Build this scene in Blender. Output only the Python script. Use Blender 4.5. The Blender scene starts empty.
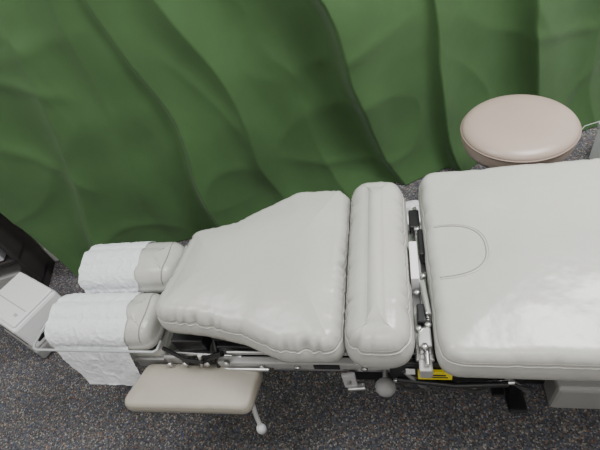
import bpy, bmesh, math, random
from mathutils import Vector, Matrix, noise
from mathutils.bvhtree import BVHTree
random.seed(4)
C=bpy.context
ROOM=math.radians(18.8)
cu,su=math.cos(ROOM),math.sin(ROOM)
def R(u,v,z=0): return Vector((u*cu-v*su, u*su+v*cu, z))
CY=0.705

# ---------------------------------------------------------------- materials
def mat(name,col,rough=0.5,metal=0.0,spec=0.5,bump=None,var=None,sheen=0,coat=0):
    m=bpy.data.materials.new(name); m.use_nodes=True
    nt=m.node_tree; b=nt.nodes['Principled BSDF']
    b.inputs['Base Color'].default_value=(*col,1)
    b.inputs['Roughness'].default_value=rough
    b.inputs['Metallic'].default_value=metal
    b.inputs['Specular IOR Level'].default_value=spec
    b.inputs['Sheen Weight'].default_value=sheen
    b.inputs['Coat Weight'].default_value=coat
    tc=nt.nodes.new('ShaderNodeTexCoord')
    if var:
        n=nt.nodes.new('ShaderNodeTexNoise'); n.inputs['Scale'].default_value=var[0]; n.inputs['Detail'].default_value=3
        nt.links.new(tc.outputs['Object'],n.inputs['Vector'])
        r=nt.nodes.new('ShaderNodeMapRange'); r.inputs['From Min'].default_value=.3; r.inputs['From Max'].default_value=.7
        r.inputs['To Min'].default_value=1-var[1]; r.inputs['To Max'].default_value=1+var[1]
        nt.links.new(n.outputs['Fac'],r.inputs['Value'])
        mx=nt.nodes.new('ShaderNodeVectorMath'); mx.operation='SCALE'; mx.inputs[0].default_value=col
        nt.links.new(r.outputs[0],mx.inputs['Scale']); nt.links.new(mx.outputs[0],b.inputs['Base Color'])
    if bump:
        prev=None
        for (sc,st,dist) in bump:
            n=nt.nodes.new('ShaderNodeTexNoise'); n.inputs['Scale'].default_value=sc; n.inputs['Detail'].default_value=3
            nt.links.new(tc.outputs['Object'],n.inputs['Vector'])
            bp=nt.nodes.new('ShaderNodeBump'); bp.inputs['Strength'].default_value=st; bp.inputs['Distance'].default_value=dist
            nt.links.new(n.outputs['Fac'],bp.inputs['Height'])
            if prev: nt.links.new(prev.outputs[0],bp.inputs['Normal'])
            prev=bp
        nt.links.new(prev.outputs[0],b.inputs['Normal'])
    return m
VIN=(0.440,0.440,0.415)
M_vinyl=mat('vinyl_grey_beige',VIN,.27,bump=[(8,.36,.02),(26,.16,.006),(320,.10,.0015)],var=(5,.03))
M_seam=mat('vinyl_seam',(0.25,0.24,0.22),.6,spec=.2)
M_arm=mat('vinyl_armrest',(0.33,0.305,0.26),.42,bump=[(300,.15,.002)],var=(12,.05))
M_stool=mat('vinyl_stool',(0.39,0.31,0.265),.34,bump=[(200,.15,.002)],var=(6,.04))
M_stoolrim=mat('vinyl_stool_piping',(0.28,0.215,0.18),.45)
M_steel=mat('brushed_steel',(.62,.62,.62),.30,1)
M_grey=mat('grey_painted_metal',(.38,.38,.375),.45,.2)
M_black=mat('black_metal',(.022,.022,.024),.40,.4)
M_rubber=mat('black_rubber',(.03,.03,.03),.8)
M_white=mat('white_plastic',(.78,.78,.80),.4)
M_lgrey=mat('light_grey_plastic',(.45,.45,.47),.45)
M_dgrey=mat('foam_grip_grey',(.25,.25,.25),.6,bump=[(60,.5,.004)])
M_yellow=mat('yellow_label',(.80,.66,.02),.5)
def paper_mat():
    m=mat('tissue_paper',(.86,.89,.93),.9,bump=[(45,.7,.006),(150,.6,.003)])
    m.node_tree.nodes['Principled BSDF'].inputs['Alpha'].default_value=.80
    return m
M_paper=paper_mat()
M_wall=mat('wall_paint',(.72,.70,.66),.8)
M_ceil=mat('ceiling_tile',(.8,.8,.78),.9)
M_trim=mat('trim_paint',(.7,.69,.66),.5)
M_wood=mat('dark_laminate',(.03,.027,.027),.4)
M_acry=mat('acrylic',(.36,.38,.39),.15,spec=.8)
M_curt=mat('green_fabric',(.050,.112,.038),.60,spec=.3,sheen=.1,bump=[(38,.20,.004),(400,.2,.0015)],var=(4,.12))

def carpet_mat():
    m=bpy.data.materials.new('speckled_carpet'); m.use_nodes=True; nt=m.node_tree; b=nt.nodes['Principled BSDF']
    tc=nt.nodes.new('ShaderNodeTexCoord')
    v=nt.nodes.new('ShaderNodeTexVoronoi'); v.inputs['Scale'].default_value=230
    nt.links.new(tc.outputs['Object'],v.inputs['Vector'])
    sep=nt.nodes.new('ShaderNodeSeparateColor'); nt.links.new(v.outputs['Color'],sep.inputs[0])
    cr=nt.nodes.new('ShaderNodeValToRGB'); cr.color_ramp.interpolation='CONSTANT'
    cols=[(0,(.055,.053,.060)),(.25,(.095,.092,.100)),(.48,(.145,.138,.14)),(.64,(.07,.07,.08)),(.75,(.07,.09,.16)),(.81,(.20,.115,.08)),(.86,(.25,.23,.20)),(.92,(.09,.12,.12)),(.96,(.30,.29,.28))]
    e=cr.color_ramp.elements; e[0].position=0; e[0].color=(*cols[0][1],1); e[1].position=cols[1][0]; e[1].color=(*cols[1][1],1)
    for p,c in cols[2:]:
        q=e.new(p); q.color=(*c,1)
    nt.links.new(sep.outputs[0],cr.inputs[0]); nt.links.new(cr.outputs[0],b.inputs['Base Color'])
    b.inputs['Roughness'].default_value=.95; b.inputs['Specular IOR Level'].default_value=.15
    n=nt.nodes.new('ShaderNodeTexNoise'); n.inputs['Scale'].default_value=260; n.inputs['Detail'].default_value=2
    nt.links.new(tc.outputs['Object'],n.inputs['Vector'])
    bp=nt.nodes.new('ShaderNodeBump'); bp.inputs['Strength'].default_value=.5; bp.inputs['Distance'].default_value=.003
    nt.links.new(n.outputs['Fac'],bp.inputs['Height']); nt.links.new(bp.outputs[0],b.inputs['Normal'])
    return m
M_carpet=carpet_mat()

# ---------------------------------------------------------------- helpers
def mkobj(name,verts,faces,m,parent=None,smooth=True,sub=0):
    me=bpy.data.meshes.new(name); me.from_pydata([tuple(v) for v in verts],[],faces)
    bm=bmesh.new(); bm.from_mesh(me); bmesh.ops.remove_doubles(bm,verts=bm.verts,dist=1e-5)
    bmesh.ops.recalc_face_normals(bm,faces=bm.faces); bm.to_mesh(me); bm.free()
    for p in me.polygons: p.use_smooth=smooth
    o=bpy.data.objects.new(name,me); C.collection.objects.link(o); me.materials.append(m)
    if parent: o.parent=parent
    return o
def empty(name):
    o=bpy.data.objects.new(name,None); C.collection.objects.link(o); o.empty_display_size=.1; return o
def box(name,c,s,m,parent=None,rot=0,bev=.004,tilt=None):
    bm=bmesh.new(); bmesh.ops.create_cube(bm,size=1)
    bmesh.ops.scale(bm,vec=s,verts=bm.verts)
    if bev: bmesh.ops.bevel(bm,geom=list(bm.edges),offset=min(bev,min(s)*.45),segments=2,affect='EDGES',profile=.5)
    M=Matrix.Translation(c)@Matrix.Rotation(rot,4,'Z')
    if tilt: M=M@Matrix.Rotation(tilt[0],4,tilt[1])
    bm.transform(M)
    me=bpy.data.meshes.new(name); bm.to_mesh(me); bm.free(); me.materials.append(m)
    o=bpy.data.objects.new(name,me); C.collection.objects.link(o)
    if parent: o.parent=parent
    return o
def tube(name,pts,r,m,parent=None,closed=False):
    cv=bpy.data.curves.new(name,'CURVE'); cv.dimensions='3D'; cv.bevel_depth=r; cv.bevel_resolution=2; cv.use_fill_caps=True
    sp=cv.splines.new('POLY'); sp.points.add(len(pts)-1)
    for i,p in enumerate(pts): sp.points[i].co=(p[0],p[1],p[2],1)
    sp.use_cyclic_u=closed; sp.use_smooth=True
    cv.materials.append(m)
    o=bpy.data.objects.new(name,cv); C.collection.objects.link(o)
    if parent: o.parent=parent
    return o
def lathe(name,prof,c,m,parent=None,n=48,axis='Z'):
    vs=[];fs=[]
    for (r,z) in prof:
        for i in range(n):
            a=2*math.pi*i/n
            if axis=='Z': p=(c[0]+r*math.cos(a),c[1]+r*math.sin(a),c[2]+z)
            elif axis=='Y': p=(c[0]+r*math.cos(a),c[1]+z,c[2]+r*math.sin(a))
            else: p=(c[0]+z,c[1]+r*math.cos(a),c[2]+r*math.sin(a))
            vs.append(p)
    for k in range(len(prof)-1):
        for i in range(n):
            j=(i+1)%n; fs.append((k*n+i,k*n+j,(k+1)*n+j,(k+1)*n+i))
    return mkobj(name,vs,fs,m,parent)
def roundpoly(pts):
    out=[]; n=len(pts)
    for i in range(n):
        p0=Vector(pts[i-1][:2]);p=Vector(pts[i][:2]);p1=Vector(pts[(i+1)%n][:2]); r=pts[i][2]
        a=(p0-p).normalized(); b=(p1-p).normalized()
        ang=a.angle(b); t=min(r/math.tan(ang/2),(p0-p).length*.49,(p1-p).length*.49)
        A=p+a*t; B=p+b*t
        for k in range(9):
            s=k/8; out.append(A*(1-s)**2+p*2*s*(1-s)+B*s*s)
    return out
def resample(pts,n):
    L=[0]; m=len(pts)
    for i in range(m): L.append(L[-1]+(pts[(i+1)%m]-pts[i]).length)
    out=[];k=0
    for i in range(n):
        d=L[-1]*i/n
        while L[k+1]<d: k+=1
        f=(d-L[k])/max(1e-9,L[k+1]-L[k]); out.append(pts[k].lerp(pts[(k+1)%m],f))
    return out
def closest(p,a,b):
    ab=b-a; t=max(0,min(1,(p-a).dot(ab)/ab.length_squared)); return a+ab*t
def ridge(p): return 1-min(1,abs(noise.noise(p))*2.6)
def cushion(name,pts,seg,zt,zb,m,parent,r=.03,rv=None,dome=.012,n=220,wr=.0025,pip=True,domep=2.2,seed=0,bulge=.006,fold=.0025):
    rv=rv or r
    ol=resample(roundpoly(pts),n)
    nr=[]
    for i in range(n):
        t=(ol[(i+3)%n]-ol[i-3]).normalized(); nr.append(Vector((t.y,-t.x)))
    a=Vector(seg[0]);b=Vector(seg[1])
    rings=[]
    seamz=zt-rv; H=seamz-zb
    rings.append([(ol[i]-nr[i]*.03,zb) for i in range(n)])
    for k,(o,h) in enumerate([(-.012,0),(-.002,min(.01,.2*H)),(bulge*.7,.3*H),(bulge,.55*H),(bulge*.7,.8*H),(.001,.95*H)]):
        rings.append([(ol[i]+nr[i]*o,zb+h) for i in range(n)])
    for k in range(0,8):
        th=math.pi/2*k/7
        rings.append([(ol[i]+nr[i]*(-r*(1-math.cos(th))),seamz+rv*math.sin(th)) for i in range(n)])
    inner=[ol[i]-nr[i]*r for i in range(n)]
    K=18
    for k in range(1,K+1):
        t=1-k/K
        rr=[]
        for i in range(n):
            c=closest(inner[i],a,b); p=c.lerp(inner[i],t)
            rr.append((p,zt+dome*(1-t**domep)))
        rings.append(rr)
    vs=[];fs=[]
    for ri,rg in enumerate(rings):
        for i,(p,z) in enumerate(rg):
            q=Vector((p.x,p.y,z))
            w=noise.noise(Vector((p.x*6+seed,p.y*6,z*3)))*wr
            if ri>=8: q.z+=w
            # pulled gathers: radiate inward from the seam, fading towards the middle
            e=math.exp(-((ri-8)/3.4)**2)
            ga=.35+1.3*max(0,noise.noise(Vector((i*.035,seed,4)))+.3)
            g=-abs(noise.noise(Vector((i*.27+seed*3,0,ri*.05))))**1.3*fold*e*1.8*ga
            q.x+=nr[i].x*g; q.y+=nr[i].y*g
            if ri>=8: q.z+=g*.6
            vs.append(q)
    N=len(rings)
    for k in range(N-1):
        for i in range(n):
            j=(i+1)%n; fs.append((k*n+i,k*n+j,(k+1)*n+j,(k+1)*n+i))
    fs.append(tuple(range(n)))
    o=mkobj(name,vs,fs,m,parent,True,0)
    if pip:
        P=[vs[7*n+i]+Vector((nr[i].x*.0005,nr[i].y*.0005,-.002)) for i in range(n)]
        tube(name+'_seam',P,.0024,m,parent,True)
        P=[vs[8*n+i]-Vector((nr[i].x*.0002,nr[i].y*.0002,0)) for i in range(n)]
        tube(name+'_stitching',P,.0012,M_seam,parent,True)
    return o

# ---------------------------------------------------------------- room
def slab(name,u0,u1,v0,v1,z0,z1,m):
    vs=[R(u,v,z) for z in (z0,z1) for (u,v) in ((u0,v0),(u1,v0),(u1,v1),(u0,v1))]
    return mkobj(name,vs,[(0,1,2,3),(4,5,6,7),(0,1,5,4),(1,2,6,5),(2,3,7,6),(3,0,4,7)],m,None,False)
U0,U1,V0,V1=-2.3,2.6,-2.0,1.72
slab('floor',U0,U1,V0,V1,-.05,0,M_carpet)
slab('ceiling',U0,U1,V0,V1,2.6,2.65,M_ceil)
slab('wall_back',U0,U1,V1,V1+.1,0,2.6,M_wall)
slab('wall_front',U0,U1,V0-.1,V0,0,2.6,M_wall)
slab('wall_left',U0-.1,U0,V0-.1,V1+.1,0,2.6,M_wall)
slab('wall_right',U1,U1+.1,V0-.1,V1+.1,0,2.6,M_wall)
slab('baseboard_back',U0,U1,V1-.014,V1,0,.09,M_trim)
slab('baseboard_left',U0,U0+.014,V0,V1-.014,0,.09,M_trim)

# ---------------------------------------------------------------- curtain
# overlapping folds: (u at floor, u at z=1.2, soft width, sharp width, amplitude)
creases=[(-.37,-.41,.20,.014,.100),(.50,.15,.22,.014,.130),(.77,.60,.19,.016,.115),(-.02,-.24,.13,.05,.050),
         (-.98,-.66,.17,.035,.085),(.24,.02,.10,.05,.035),(1.20,.98,.20,.022,.100),(1.48,1.30,.10,.03,.05),(-.72,-.50,.09,.06,.030)]
def cdisp(u,z):
    uw=u+.055*noise.noise(Vector((u*1.1,z*1.9,11)))+.014*noise.noise(Vector((u*3,z*4,2)))
    d=.012*math.sin(uw*7+z*.8+.6)
    for a,b,w,s,am in creases:
        c=a+(b-a)*z/1.2; x=uw-c
        f=am*(.62+.38*math.sin(z*2.5+a*11))
        if x>0: d-=f*math.exp(-(x/w)**1.3)
        else: d-=f*math.exp(-(abs(x)/s)**1.1)
    d+=.020*noise.noise(Vector((u*6.5+z*.6,z*.7,3)))+.028*noise.noise(Vector((u*2.0,z*1.8,9)))+.009*noise.noise(Vector((u*6,z*4.0,7)))
    # a few soft irregular sags
    d-=ridge(Vector((u*1.7+z*1.2,z*2.4-u*.8,5)))**4*.008
    for (ua,za,ub,zb,am,w) in ((-1.25,1.10,-.60,.78,.020,.025),(-1.15,.85,-.75,.35,.016,.025),(.0,.85,.35,.25,.014,.03),(.85,.9,1.2,.45,.014,.03),(-.35,.95,-.10,.35,.012,.03),(-1.0,.95,-.45,1.02,.012,.02)):
        dx,dz=ub-ua,zb-za; L=math.hypot(dx,dz); t=((u-ua)*dx+(z-za)*dz)/L/L
        dist=((u-ua)*dz-(z-za)*dx)/L+.03*math.sin(t*3)
        win=max(0,min(1,t*3))*max(0,min(1,(1-t)*3)); win=win*win*(3-2*win)
        d-=am*win*math.exp(-math.sqrt(dist*dist+.0001)/w)
    d-=(.02+.05*max(0,min(1,(u+.1)/.3)))*math.exp(-z/.16)
    return d+.035
nu,nz=460,120; vs=[];fs=[]
ZT=2.2
for k in range(nz+1):
    z=.006+ZT*(k/nz)**1.15
    ul=-1.137-.165*z; ur=1.66-.36*z
    for i in range(nu+1):
        u=ul+(ur-ul)*i/nu
        d=cdisp(u,z)
        if d>.05: d=.05+.04*math.tanh((d-.05)/.04)
        vs.append(R(u,1.555+d,z))
for k in range(nz):
    for i in range(nu):
        a=k*(nu+1)+i; fs.append((a,a+1,a+nu+2,a+nu+1))
cur=empty('green_curtain')
cl=mkobj('cloth',vs,fs,M_curt,cur,True)
tube('curtain_rod',[R(-1.75,1.52,2.215),R(1.15,1.52,2.215)],.014,M_steel,cur)
for i in range(5):
    u=-1.6+i*.65
    tube('rod_bracket_%d'%i,[R(u,1.52,2.215),R(u,1.715,2.215)],.007,M_steel,cur)

# ---------------------------------------------------------------- chiropractic table
T=empty('chiropractic_table')
cushion('pelvic_cushion',[(.058,.422,.05),(1.05,.412,.05),(1.05,1.03,.05),(.052,1.012,.05)],((.36,CY),(.78,CY)),.575,.468,M_vinyl,T,r=.032,dome=.016,n=360,wr=.006,seed=2,fold=.005)
P=[]
for i in range(61):
    th=-math.pi/2+math.pi*i/60
    P.append((.056+.140*max(0,math.cos(th))**.62,CY+.086*(1 if th>0 else -1)*abs(math.sin(th))**.85))
def surf(obj):
    return BVHTree.FromPolygons([v.co.copy() for v in obj.data.vertices],[tuple(p.vertices) for p in obj.data.polygons])
bvh=surf(bpy.data.objects['pelvic_cushion'])
def project(pts,off):
    out=[]
    for x,y in pts:
        h=bvh.ray_cast(Vector((x,y,2)),Vector((0,0,-1)))
        if h[0]: out.append((h[0].x,h[0].y,h[0].z+off))
    return out
tube('patch_seam',project(P,.0002),.0018,M_vinyl,T)
P2=[(.056+(x-.056)*.95,CY+(y-CY)*.94) for x,y in P]
tube('patch_stitching',project(P2,.0001),.0014,M_seam,T)
cushion('lumbar_cushion',[(-.147,.442,.06),(0.002,.442,.06),(0.002,.988,.06),(-.147,.988,.06)],((-.0725,.54),(-.0725,.89)),.594,.462,M_vinyl,T,r=.054,rv=.048,dome=.011,n=260,wr=.004,seed=5,bulge=.009,fold=.005)
thp=[(-.156,.450,.045),(-.156,.980,.045),(-.32,.985,.08),(-.43,.915,.12),(-.50,.865,.10),(-.640,.845,.05),(-.680,.535,.06),(-.53,.520,.12),(-.41,.495,.12),(-.30,.448,.10)]
cushion('thoracic_cushion',thp,((-.52,.695),(-.30,CY)),.572,.47,M_vinyl,T,r=.038,dome=.020,n=340,wr=.008,seed=9,fold=.007)
# head pads (half-round rolls)
cushion('head_pad_far',[(-1.07,.715,.06),(-.715,.715,.055),(-.715,.888,.055),(-1.07,.888,.06)],((-.98,.80),(-.79,.80)),.492,.40,M_vinyl,T,r=.054,rv=.055,dome=.010,n=200,wr=.002,seed=3,pip=False,fold=.001)
cushion('head_pad_near',[(-1.10,.515,.06),(-.715,.515,.055),(-.715,.685,.055),(-1.10,.685,.06)],((-1.02,.60),(-.79,.60)),.488,.40,M_vinyl,T,r=.054,rv=.055,dome=.010,n=200,wr=.002,seed=4,pip=False,fold=.001)
for nme,y0,y1 in (('far',.715,.888),('near',.515,.685)):
    bvh=surf(bpy.data.objects['head_pad_'+nme])
    tube('head_pad_%s_seam'%nme,project([(-.752+.006*math.sin(math.pi*k/30),y0+.004+(y1-y0-.008)*k/30) for k in range(31)],0),.0018,M_seam,T)
box('head_pad_tray_far',(-.89,.80,.39),(.33,.15,.024),M_black,T)
box('head_pad_tray_near',(-.905,.60,.39),(.35,.15,.024),M_black,T)
box('headpiece_housing',(-.835,.595,.355),(.26,.155,.07),M_vinyl,T,bev=.02)
box('headpiece_side_plate',(-.765,.512,.335),(.10,.008,.05),M_grey,T,bev=.002)
box('headpiece_carriage',(-.82,.70,.35),(.24,.22,.04),M_grey,T)
box('pad_end_plate_far',(-.708,.80,.435),(.012,.13,.055),M_grey,T,bev=.005)
lathe('pad_end_knob',[(0,0),(.014,0),(.016,.006),(.012,.014),(0,.015)],(-.702,.835,.445),M_black,T,24,'X')
lathe('pad_end_knob_b',[(0,0),(.010,0),(.011,.006),(.008,.012),(0,.013)],(-.702,.775,.445),M_steel,T,24,'X')
tube('paper_bar',[(-1.095,.62,.452),(-1.108,.59,.452),(-1.110,.51,.450),(-1.104,.497,.449),(-1.09,.493,.448),(-.78,.493,.442),(-.705,.493,.440),(-.697,.50,.438),(-.697,.53,.433)],.0042,M_acry,T)
# linkages head <-> thoracic
tube('head_rail_a',[(-.80,.62,.385),(-.30,.62,.385)],.011,M_steel,T)
tube('head_rail_b',[(-.80,.77,.385),(-.30,.77,.385)],.011,M_steel,T)
tube('head_lever',[(-.71,.53,.39),(-.62,.49,.40),(-.56,.48,.41)],.006,M_black,T)
tube('head_lever_b',[(-.64,.50,.35),(-.50,.495,.43)],.008,M_black,T)
tube('head_lever_c',[(-.59,.49,.34),(-.56,.485,.44)],.006,M_steel,T)
tube('tension_rod',[(-.70,.53,.362),(-.46,.51,.382)],.008,M_steel,T)
tube('tension_rod_b',[(-.66,.49,.345),(-.38,.48,.368)],.006,M_steel,T)
tube('release_lever',[(-.55,.55,.40),(-.535,.50,.37),(-.53,.48,.34)],.009,M_black,T)
box('head_bracket',(-.62,.60,.40),(.10,.14,.06),M_black,T)
box('head_bracket_plate',(-.675,.505,.37),(.05,.01,.045),M_grey,T)
for i,x in enumerate((-.68,-.63,-.56,-.50)):
    lathe('bolt_%d'%i,[(0,-.01),(.009,-.01),(.009,0),(0,0)],(x,.492,.375+.004*i),M_steel,T,6,'Y')
# under-frames
box('thoracic_tray',(-.35,CY,.455),(.36,.36,.02),M_black,T)
box('lumbar_tray',(-.07,CY,.452),(.12,.44,.02),M_black,T)
box('pelvic_tray',(.56,CY,.455),(.92,.50,.02),M_black,T)
box('main_beam_near',(.12,.535,.375),(1.30,.03,.085),M_black,T)
box('main_beam_far',(.12,.875,.375),(1.30,.03,.085),M_black,T)
box('beam_rail',(-.22,.500,.372),(.62,.022,.030),M_grey,T)
box('beam_rail_upper',(-.05,.512,.405),(.90,.010,.014),M_steel,T)
box('beam_rail_low',(.12,.505,.335),(1.0,.018,.016),M_steel,T)
for i,x in enumerate((-.50,-.22,.05,.35,.70)):
    box('cross_member_%d'%i,(x,CY,.375),(.05,.33,.06),M_black,T)
# mechanism in the gap
box('gap_plate',(.030,.66,.475),(.044,.40,.012),M_steel,T)
box('gap_white_plate',(.020,.70,.515),(.020,.12,.07),M_white,T,bev=.002)
box('gap_bracket_a',(.040,.60,.51),(.014,.10,.05),M_steel,T,rot=.1)
box('gap_bracket_b',(.032,.50,.50),(.030,.05,.04),M_steel,T)
box('gap_bracket_c',(.030,.445,.47),(.030,.03,.04),M_grey,T)
box('gap_black_a',(.028,.56,.50),(.02,.05,.05),M_black,T)
box('gap_black_b',(.043,.78,.50),(.014,.09,.05),M_black,T)
box('gap_black_c',(.030,.88,.49),(.03,.07,.04),M_black,T)
tube('gap_rod',[(.034,.44,.50),(.034,.93,.50)],.006,M_steel,T)
tube('gap_spring',[(.043+.006*math.cos(a*1.2),.53+a*.0011,.515+.006*math.sin(a*1.2)) for a in range(0,80)],.0016,M_steel,T)
for i,(x,y) in enumerate(((.03,.475),(.042,.53),(.022,.62),(.040,.67),(.035,.83),(.02,.52))):
    lathe('gap_bolt_%d'%i,[(0,.012),(.008,.012),(.008,0),(0,0)],(x,y,.512),M_steel,T,6)
# front small parts
box('side_plate',(.03,.476,.405),(.17,.016,.075),M_black,T)
box('warning_label',(.052,.462,.400),(.080,.008,.042),M_yellow,T,bev=.001)
box('warning_label_text',(.052,.4575,.405),(.050,.002,.006),M_black,T,bev=.0005)
box('warning_label_text_b',(.052,.4575,.393),(.060,.002,.004),M_black,T,bev=.0005)
box('white_label',(-.005,.464,.410),(.022,.004,.026),M_white,T,bev=.001)
box('spec_plate',(-.22,.487,.375),(.07,.004,.02),M_black,T,bev=.001)
box('latch_bracket',(-.165,.475,.325),(.036,.012,.075),M_lgrey,T,rot=.1)
box('latch_bracket_foot',(-.150,.470,.292),(.05,.02,.012),M_steel,T,rot=.1)
tube('latch_pin',[(-.165,.53,.34),(-.165,.46,.33)],.006,M_steel,T)
kp=[(.025*math.sin(math.pi*i/14)*(1+.10*(i%2)),-.024*math.cos(math.pi*i/14)) for i in range(15)]
lathe('adjust_knob',kp,(-.07,.452,.340),M_dgrey,T,20,'Y')
tube('knob_stem',[(-.07,.475,.342),(-.07,.53,.355)],.007,M_steel,T)
tube('handle_bar',[(-.04,.465,.36),(.10,.452,.362),(.22,.460,.36)],.008,M_black,T)
tube('handle_bar_low',[(-.05,.475,.330),(.10,.468,.328),(.24,.475,.335)],.006,M_steel,T)
tube('link_arm',[(-.02,.47,.40),(.02,.46,.34),(.03,.475,.30)],.007,M_steel,T)
tube('cable',[(-.1+.02*i,.475+.01*math.sin(i*.9),.305+.012*math.cos(i*.7)) for i in range(20)],.004,M_rubber,T)
for i,x in enumerate((-.40,-.30,-.12,.16,.24)):
    lathe('frame_bolt_%d'%i,[(0,-.008),(.008,-.008),(.008,0),(0,0)],(x,.489,.372),M_steel,T,6,'Y')
# pedal mechanism
box('pedal_arm',(.275,.55,.20),(.03,.05,.26),M_black,T)
box('foot_pedal',(.275,.515,.135),(.05,.09,.014),M_black,T,tilt=(-.25,'X'),bev=.005)
box('foot_pedal_b',(.225,.525,.18),(.035,.06,.012),M_black,T,tilt=(-.2,'X'),bev=.005)
tube('pedal_link',[(.20,.53,.30),(.30,.51,.19),(.31,.53,.12)],.007,M_steel,T)
tube('pedal_link_b',[(.20,.53,.26),(.26,.53,.12)],.006,M_black,T)
# pedestal/base
box('lift_column',(.45,CY,.23),(.36,.22,.24),M_grey,T,bev=.02)
box('column_front',(-.10,CY,.22),(.16,.16,.24),M_black,T,bev=.01)
box('base_plate',(.36,CY,.055),(1.15,.20,.09),M_black,T,bev=.01)
box('base_foot',(.72,CY,.075),(.66,.34,.14),M_grey,T,bev=.012)
# armrest
cushion('armrest_pad',[(-.812,.368,.03),(-.425,.374,.03),(-.405,.50,.03),(-.765,.50,.03)],((-.72,.44),(-.48,.44)),.362,.320,M_arm,T,r=.014,dome=.004,n=140,wr=.001,pip=False,bulge=.002,fold=.001)
box('armrest_board',(-.60,.44,.313),(.30,.09,.014),M_black,T)
tube('armrest_arm',[(-.52,.47,.313),(-.50,.54,.33),(-.48,.60,.36)],.012,M_steel,T)
tube('armrest_lever',[(-.43,.41,.33),(-.425,.385,.285),(-.418,.37,.262)],.007,M_grey,T)
lathe('armrest_lever_tip',[(0,-.012),(.012,-.012),(.014,0),(.010,.014),(0,.015)],(-.415,.362,.252),M_lgrey,T,20)

# ---------------------------------------------------------------- paper on head pads
def paper(name,x0,x1,prof,seed,flare=0,shift=0,jag=.01):
    nx=90; vs=[];fs=[]
    L=[0]
    for i in range(len(prof)-1): L.append(L[-1]+math.dist(prof[i],prof[i+1]))
    ny=130; pr=[];k=0
    for j in range(ny+1):
        d=L[-1]*j/ny
        while k<len(L)-2 and L[k+1]<d: k+=1
        f=(d-L[k])/(L[k+1]-L[k]); pr.append((prof[k][0]*(1-f)+prof[k+1][0]*f,prof[k][1]*(1-f)+prof[k+1][1]*f,))
    for j,(y,z) in enumerate(pr):
        j0=max(0,j-4); j1=min(ny,j+4)
        ty=pr[j1][0]-pr[j0][0]; tz=pr[j1][1]-pr[j0][1]; l=math.hypot(ty,tz)
        ny_,nz_=tz/l,-ty/l
        for i in range(nx+1):
            s=i/nx; f=j/ny
            g=max(0,(f-.55)/.45)
            x=x0+(x1-x0)*s+(flare*(s-.5)+shift)*g
            hang=max(0,min(1,(.42-z)/.06)) if f>.6 else 0
            q=Vector((x*20+seed,f*9,seed))
            w=.0022*ridge(q)**3+.0012*ridge(q*2.3)**3+.012*hang*noise.noise(Vector((x*16,f*3,seed+5)))
            w=max(w,-.003)+.0006
            jj=jag*noise.noise(Vector((x*16,seed,0)))*(f>.985)
            vs.append((x+.014*noise.noise(Vector((f*6,s*1.5,seed)))*(.3+.7*abs(2*s-1)),y+ny_*w,z+nz_*w+jj))
    for j in range(ny):
        for i in range(nx):
            a=j*(nx+1)+i; fs.append((a,a+1,a+nx+2,a+nx+1))
    return mkobj(name,vs,fs,M_paper,None,True)
def arc(y0,y1,zt,down0,down1,r=.054,rv=.055,dome=.010):
    zs=zt-rv; e=.0022
    out=[(y1+e+.004,down0),(y1+e+.006,zs-.012),(y1+e,zs)]
    for k in range(1,8):
        th=math.pi/2*k/7; out.append((y1+e-(r+e)*(1-math.cos(th)),zs+(rv+e)*math.sin(th)))
    for k in range(1,12):
        s=k/12; y=(y1-r)*(1-s)+(y0+r)*s; t=abs(2*s-1); out.append((y,zt+e+dome*(1-t**2.2)))
    for k in range(7,0,-1):
        th=math.pi/2*k/7; out.append((y0-e+(r+e)*(1-math.cos(th)),zs+(rv+e)*math.sin(th)))
    out+=[(y0-e,zs),(y0-e-.006,zs-.008)]; out+=down1
    return out
paper('headrest_paper',-1.050,-.840,arc(.715,.888,.492,.40,[(.705,.40)]),1)
paper('headrest_paper',-1.065,-.80,arc(.515,.685,.488,.41,[(.500,.41),(.490,.39),(.478,.35),(.462,.280)]),8,flare=-.06,shift=.04,jag=.04)

# ---------------------------------------------------------------- stool
S=empty('round_stool'); sc=(.41,1.345)
prof=[(0,.375),(.16,.375),(.178,.385),(.186,.405),(.188,.425),(.186,.44),(.1875,.444),(.187,.449),(.183,.456),(.174,.464),(.155,.471),(.12,.476),(.06,.478),(0,.479)]
seat=lathe('seat',prof,(sc[0],sc[1],0),M_stool,S,96)
tube('seat_piping',[(sc[0]+.1885*math.cos(a*math.pi/40),sc[1]+.1885*math.sin(a*math.pi/40),.4435) for a in range(80)],.0028,M_stoolrim,S,True)
lathe('seat_plate',[(0,.36),(.10,.36),(.10,.376),(0,.376)],(sc[0],sc[1],0),M_black,S)
lathe('gas_column',[(0,.09),(.03,.09),(.03,.22),(.017,.22),(.017,.36),(0,.36)],(sc[0],sc[1],0),M_steel,S)
for i in range(5):
    a=2*math.pi*i/5+.5; dx,dy=math.cos(a),math.sin(a)
    tube('leg_%d'%(i+1),[(sc[0]+.02*dx,sc[1]+.02*dy,.11),(sc[0]+.12*dx,sc[1]+.12*dy,.09),(sc[0]+.16*dx,sc[1]+.16*dy,.065)],.013,M_steel,S)
    lathe('caster_%d'%(i+1),[(0,-.012),(.020,-.012),(.024,-.006),(.024,.006),(.020,.012),(0,.012)],(sc[0]+.16*dx,sc[1]+.16*dy,.025),M_rubber,S,24,'Y')
    tube('caster_stem_%d'%(i+1),[(sc[0]+.16*dx,sc[1]+.16*dy,.03),(sc[0]+.16*dx,sc[1]+.16*dy,.068)],.006,M_steel,S)

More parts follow.
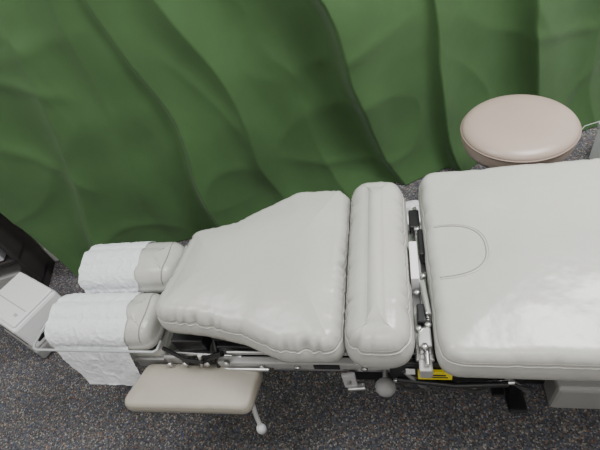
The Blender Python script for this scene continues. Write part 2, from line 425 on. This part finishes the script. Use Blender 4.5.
# ---------------------------------------------------------------- left: shelf + printer
SH=empty('storage_shelf')
def rbox(name,u,v,z,s,m,par,bev=.004): 
    p=R(u,v,z); return box(name,p,s,m,par,rot=ROOM,bev=bev)
for i,z in enumerate((.05,.22,.40)):
    rbox('shelf_board_%d'%(i+1),-1.64,1.615,z,(.72,.17,.02),M_wood,SH)
for i,u in enumerate((-1.99,-1.29)):
    rbox('side_panel_%d'%(i+1),u,1.615,.205,(.02,.17,.41),M_wood,SH)
rbox('back_panel',-1.64,1.697,.205,(.72,.008,.41),M_wood,SH)
rbox('folder_stack',-1.47,1.61,.265,(.26,.14,.06),M_lgrey,SH)
rbox('binder',-1.44,1.61,.445,(.22,.14,.05),M_black,SH)
rbox('binder_low',-1.47,1.61,.10,(.26,.14,.07),M_grey,SH)
PR=empty('printer'); pa=math.radians(-24); pc=Vector((-1.565,.82,0))
def pb(n,x,y,z,s,m,bev=.006,tilt=None):
    p=Matrix.Rotation(pa,4,'Z')@Vector((x,y,0)); return box(n,(pc.x+p.x,pc.y+p.y,z),s,m,PR,rot=pa,bev=bev,tilt=tilt)
pb('body',0,0,.15,(.26,.21,.15),M_white,.014)
pb('lower_body',0,-.005,.045,(.27,.22,.06),M_dgrey,.008)
pb('foot_base',0,0,.010,(.20,.18,.018),M_black,.003)
pb('lid',0,.005,.229,(.245,.19,.012),M_white,.005)
pb('lid_line',.0,-.02,.2355,(.22,.004,.002),M_lgrey,.0005)
pb('badge',.08,-.05,.236,(.02,.012,.003),M_lgrey,.001)
pb('paper_slot',.1305,0,.11,(.004,.15,.02),M_black,.001)
pb('front_slot',0,-.106,.11,(.19,.004,.02),M_black,.001)

# ---------------------------------------------------------------- right / back clutter
B=empty('cardboard_box')
rbox('carton',1.44,1.18,.085,(.26,.24,.17),M_white,B)
rbox('carton_lid',1.44,1.18,.18,(.27,.25,.025),M_lgrey,B)
cab=empty('power_cord')
tube('cord',[R(1.18,1.33,.006),R(1.22,1.33,.10),R(1.27,1.33,.17),R(1.34,1.33,.17),R(1.42,1.33,.13),R(1.5,1.33,.08),R(1.6,1.33,.02),R(1.75,1.3,.006)],.0018,M_lgrey,cab)
# crumpled white plastic bag on the floor
vs=[];fs=[]
n1,n2=36,22
for j in range(n2+1):
    th=math.pi*j/n2
    for i in range(n1):
        ph=2*math.pi*i/n1
        d=Vector((math.sin(th)*math.cos(ph),math.sin(th)*math.sin(ph),math.cos(th)))
        r=1+.35*noise.noise(d*2.3)+.22*noise.noise(d*6)
        vs.append((.065+d.x*r*.09,1.30+d.y*r*.07,max(.001,.06+d.z*r*.065)))
for j in range(n2):
    for i in range(n1):
        k=(i+1)%n1; fs.append((j*n1+i,j*n1+k,(j+1)*n1+k,(j+1)*n1+i))
mkobj('plastic_bag',vs,fs,M_white,None,True,0)

# ---------------------------------------------------------------- lights
def ceil_light(x,y,rot,w,h,power):
    L=bpy.data.lights.new('ceiling_lamp_light','AREA'); L.shape='RECTANGLE'; L.size=w; L.size_y=h; L.energy=power; L.color=(1,.995,.985)
    par=empty('ceiling_light_fixture')
    o=bpy.data.objects.new('lamp',L); C.collection.objects.link(o); o.location=(x,y,2.55); o.rotation_euler=(0,0,rot); o.parent=par
    for k,(dx,dy,sx,sy) in enumerate(((w/2+.02,0,.03,h+.07),(-w/2-.02,0,.03,h+.07),(0,h/2+.02,w+.07,.03),(0,-h/2-.02,w+.07,.03))):
        p=Matrix.Rotation(rot,4,'Z')@Vector((dx,dy,0)); box('frame_%d'%k,(x+p.x,y+p.y,2.575),(sx,sy,.05),M_trim,par,rot=rot)
ceil_light(-1.25,.45,ROOM,1.2,.6,30)
ceil_light(1.00,1.05,ROOM,1.2,.6,82)
ceil_light(.1,-1.1,ROOM,1.2,.6,20)
w=bpy.data.worlds.new('w'); C.scene.world=w; w.use_nodes=True
w.node_tree.nodes['Background'].inputs[0].default_value=(.8,.85,.9,1); w.node_tree.nodes['Background'].inputs[1].default_value=.3

# ---------------------------------------------------------------- camera
X=Vector((.9709,.0590,.2323)).normalized(); Y=Vector((.1086,.7416,-.6621)); Y=(Y-X*X.dot(Y)).normalized(); Z=X.cross(Y)
cam=bpy.data.cameras.new('cam'); cam.sensor_width=36; cam.lens=26; cam.clip_start=.02
co=bpy.data.objects.new('camera',cam); C.collection.objects.link(co)
co.matrix_world=Matrix.Translation((0,0,1.46))@Matrix((X,Y,Z)).to_4x4()
C.scene.camera=co
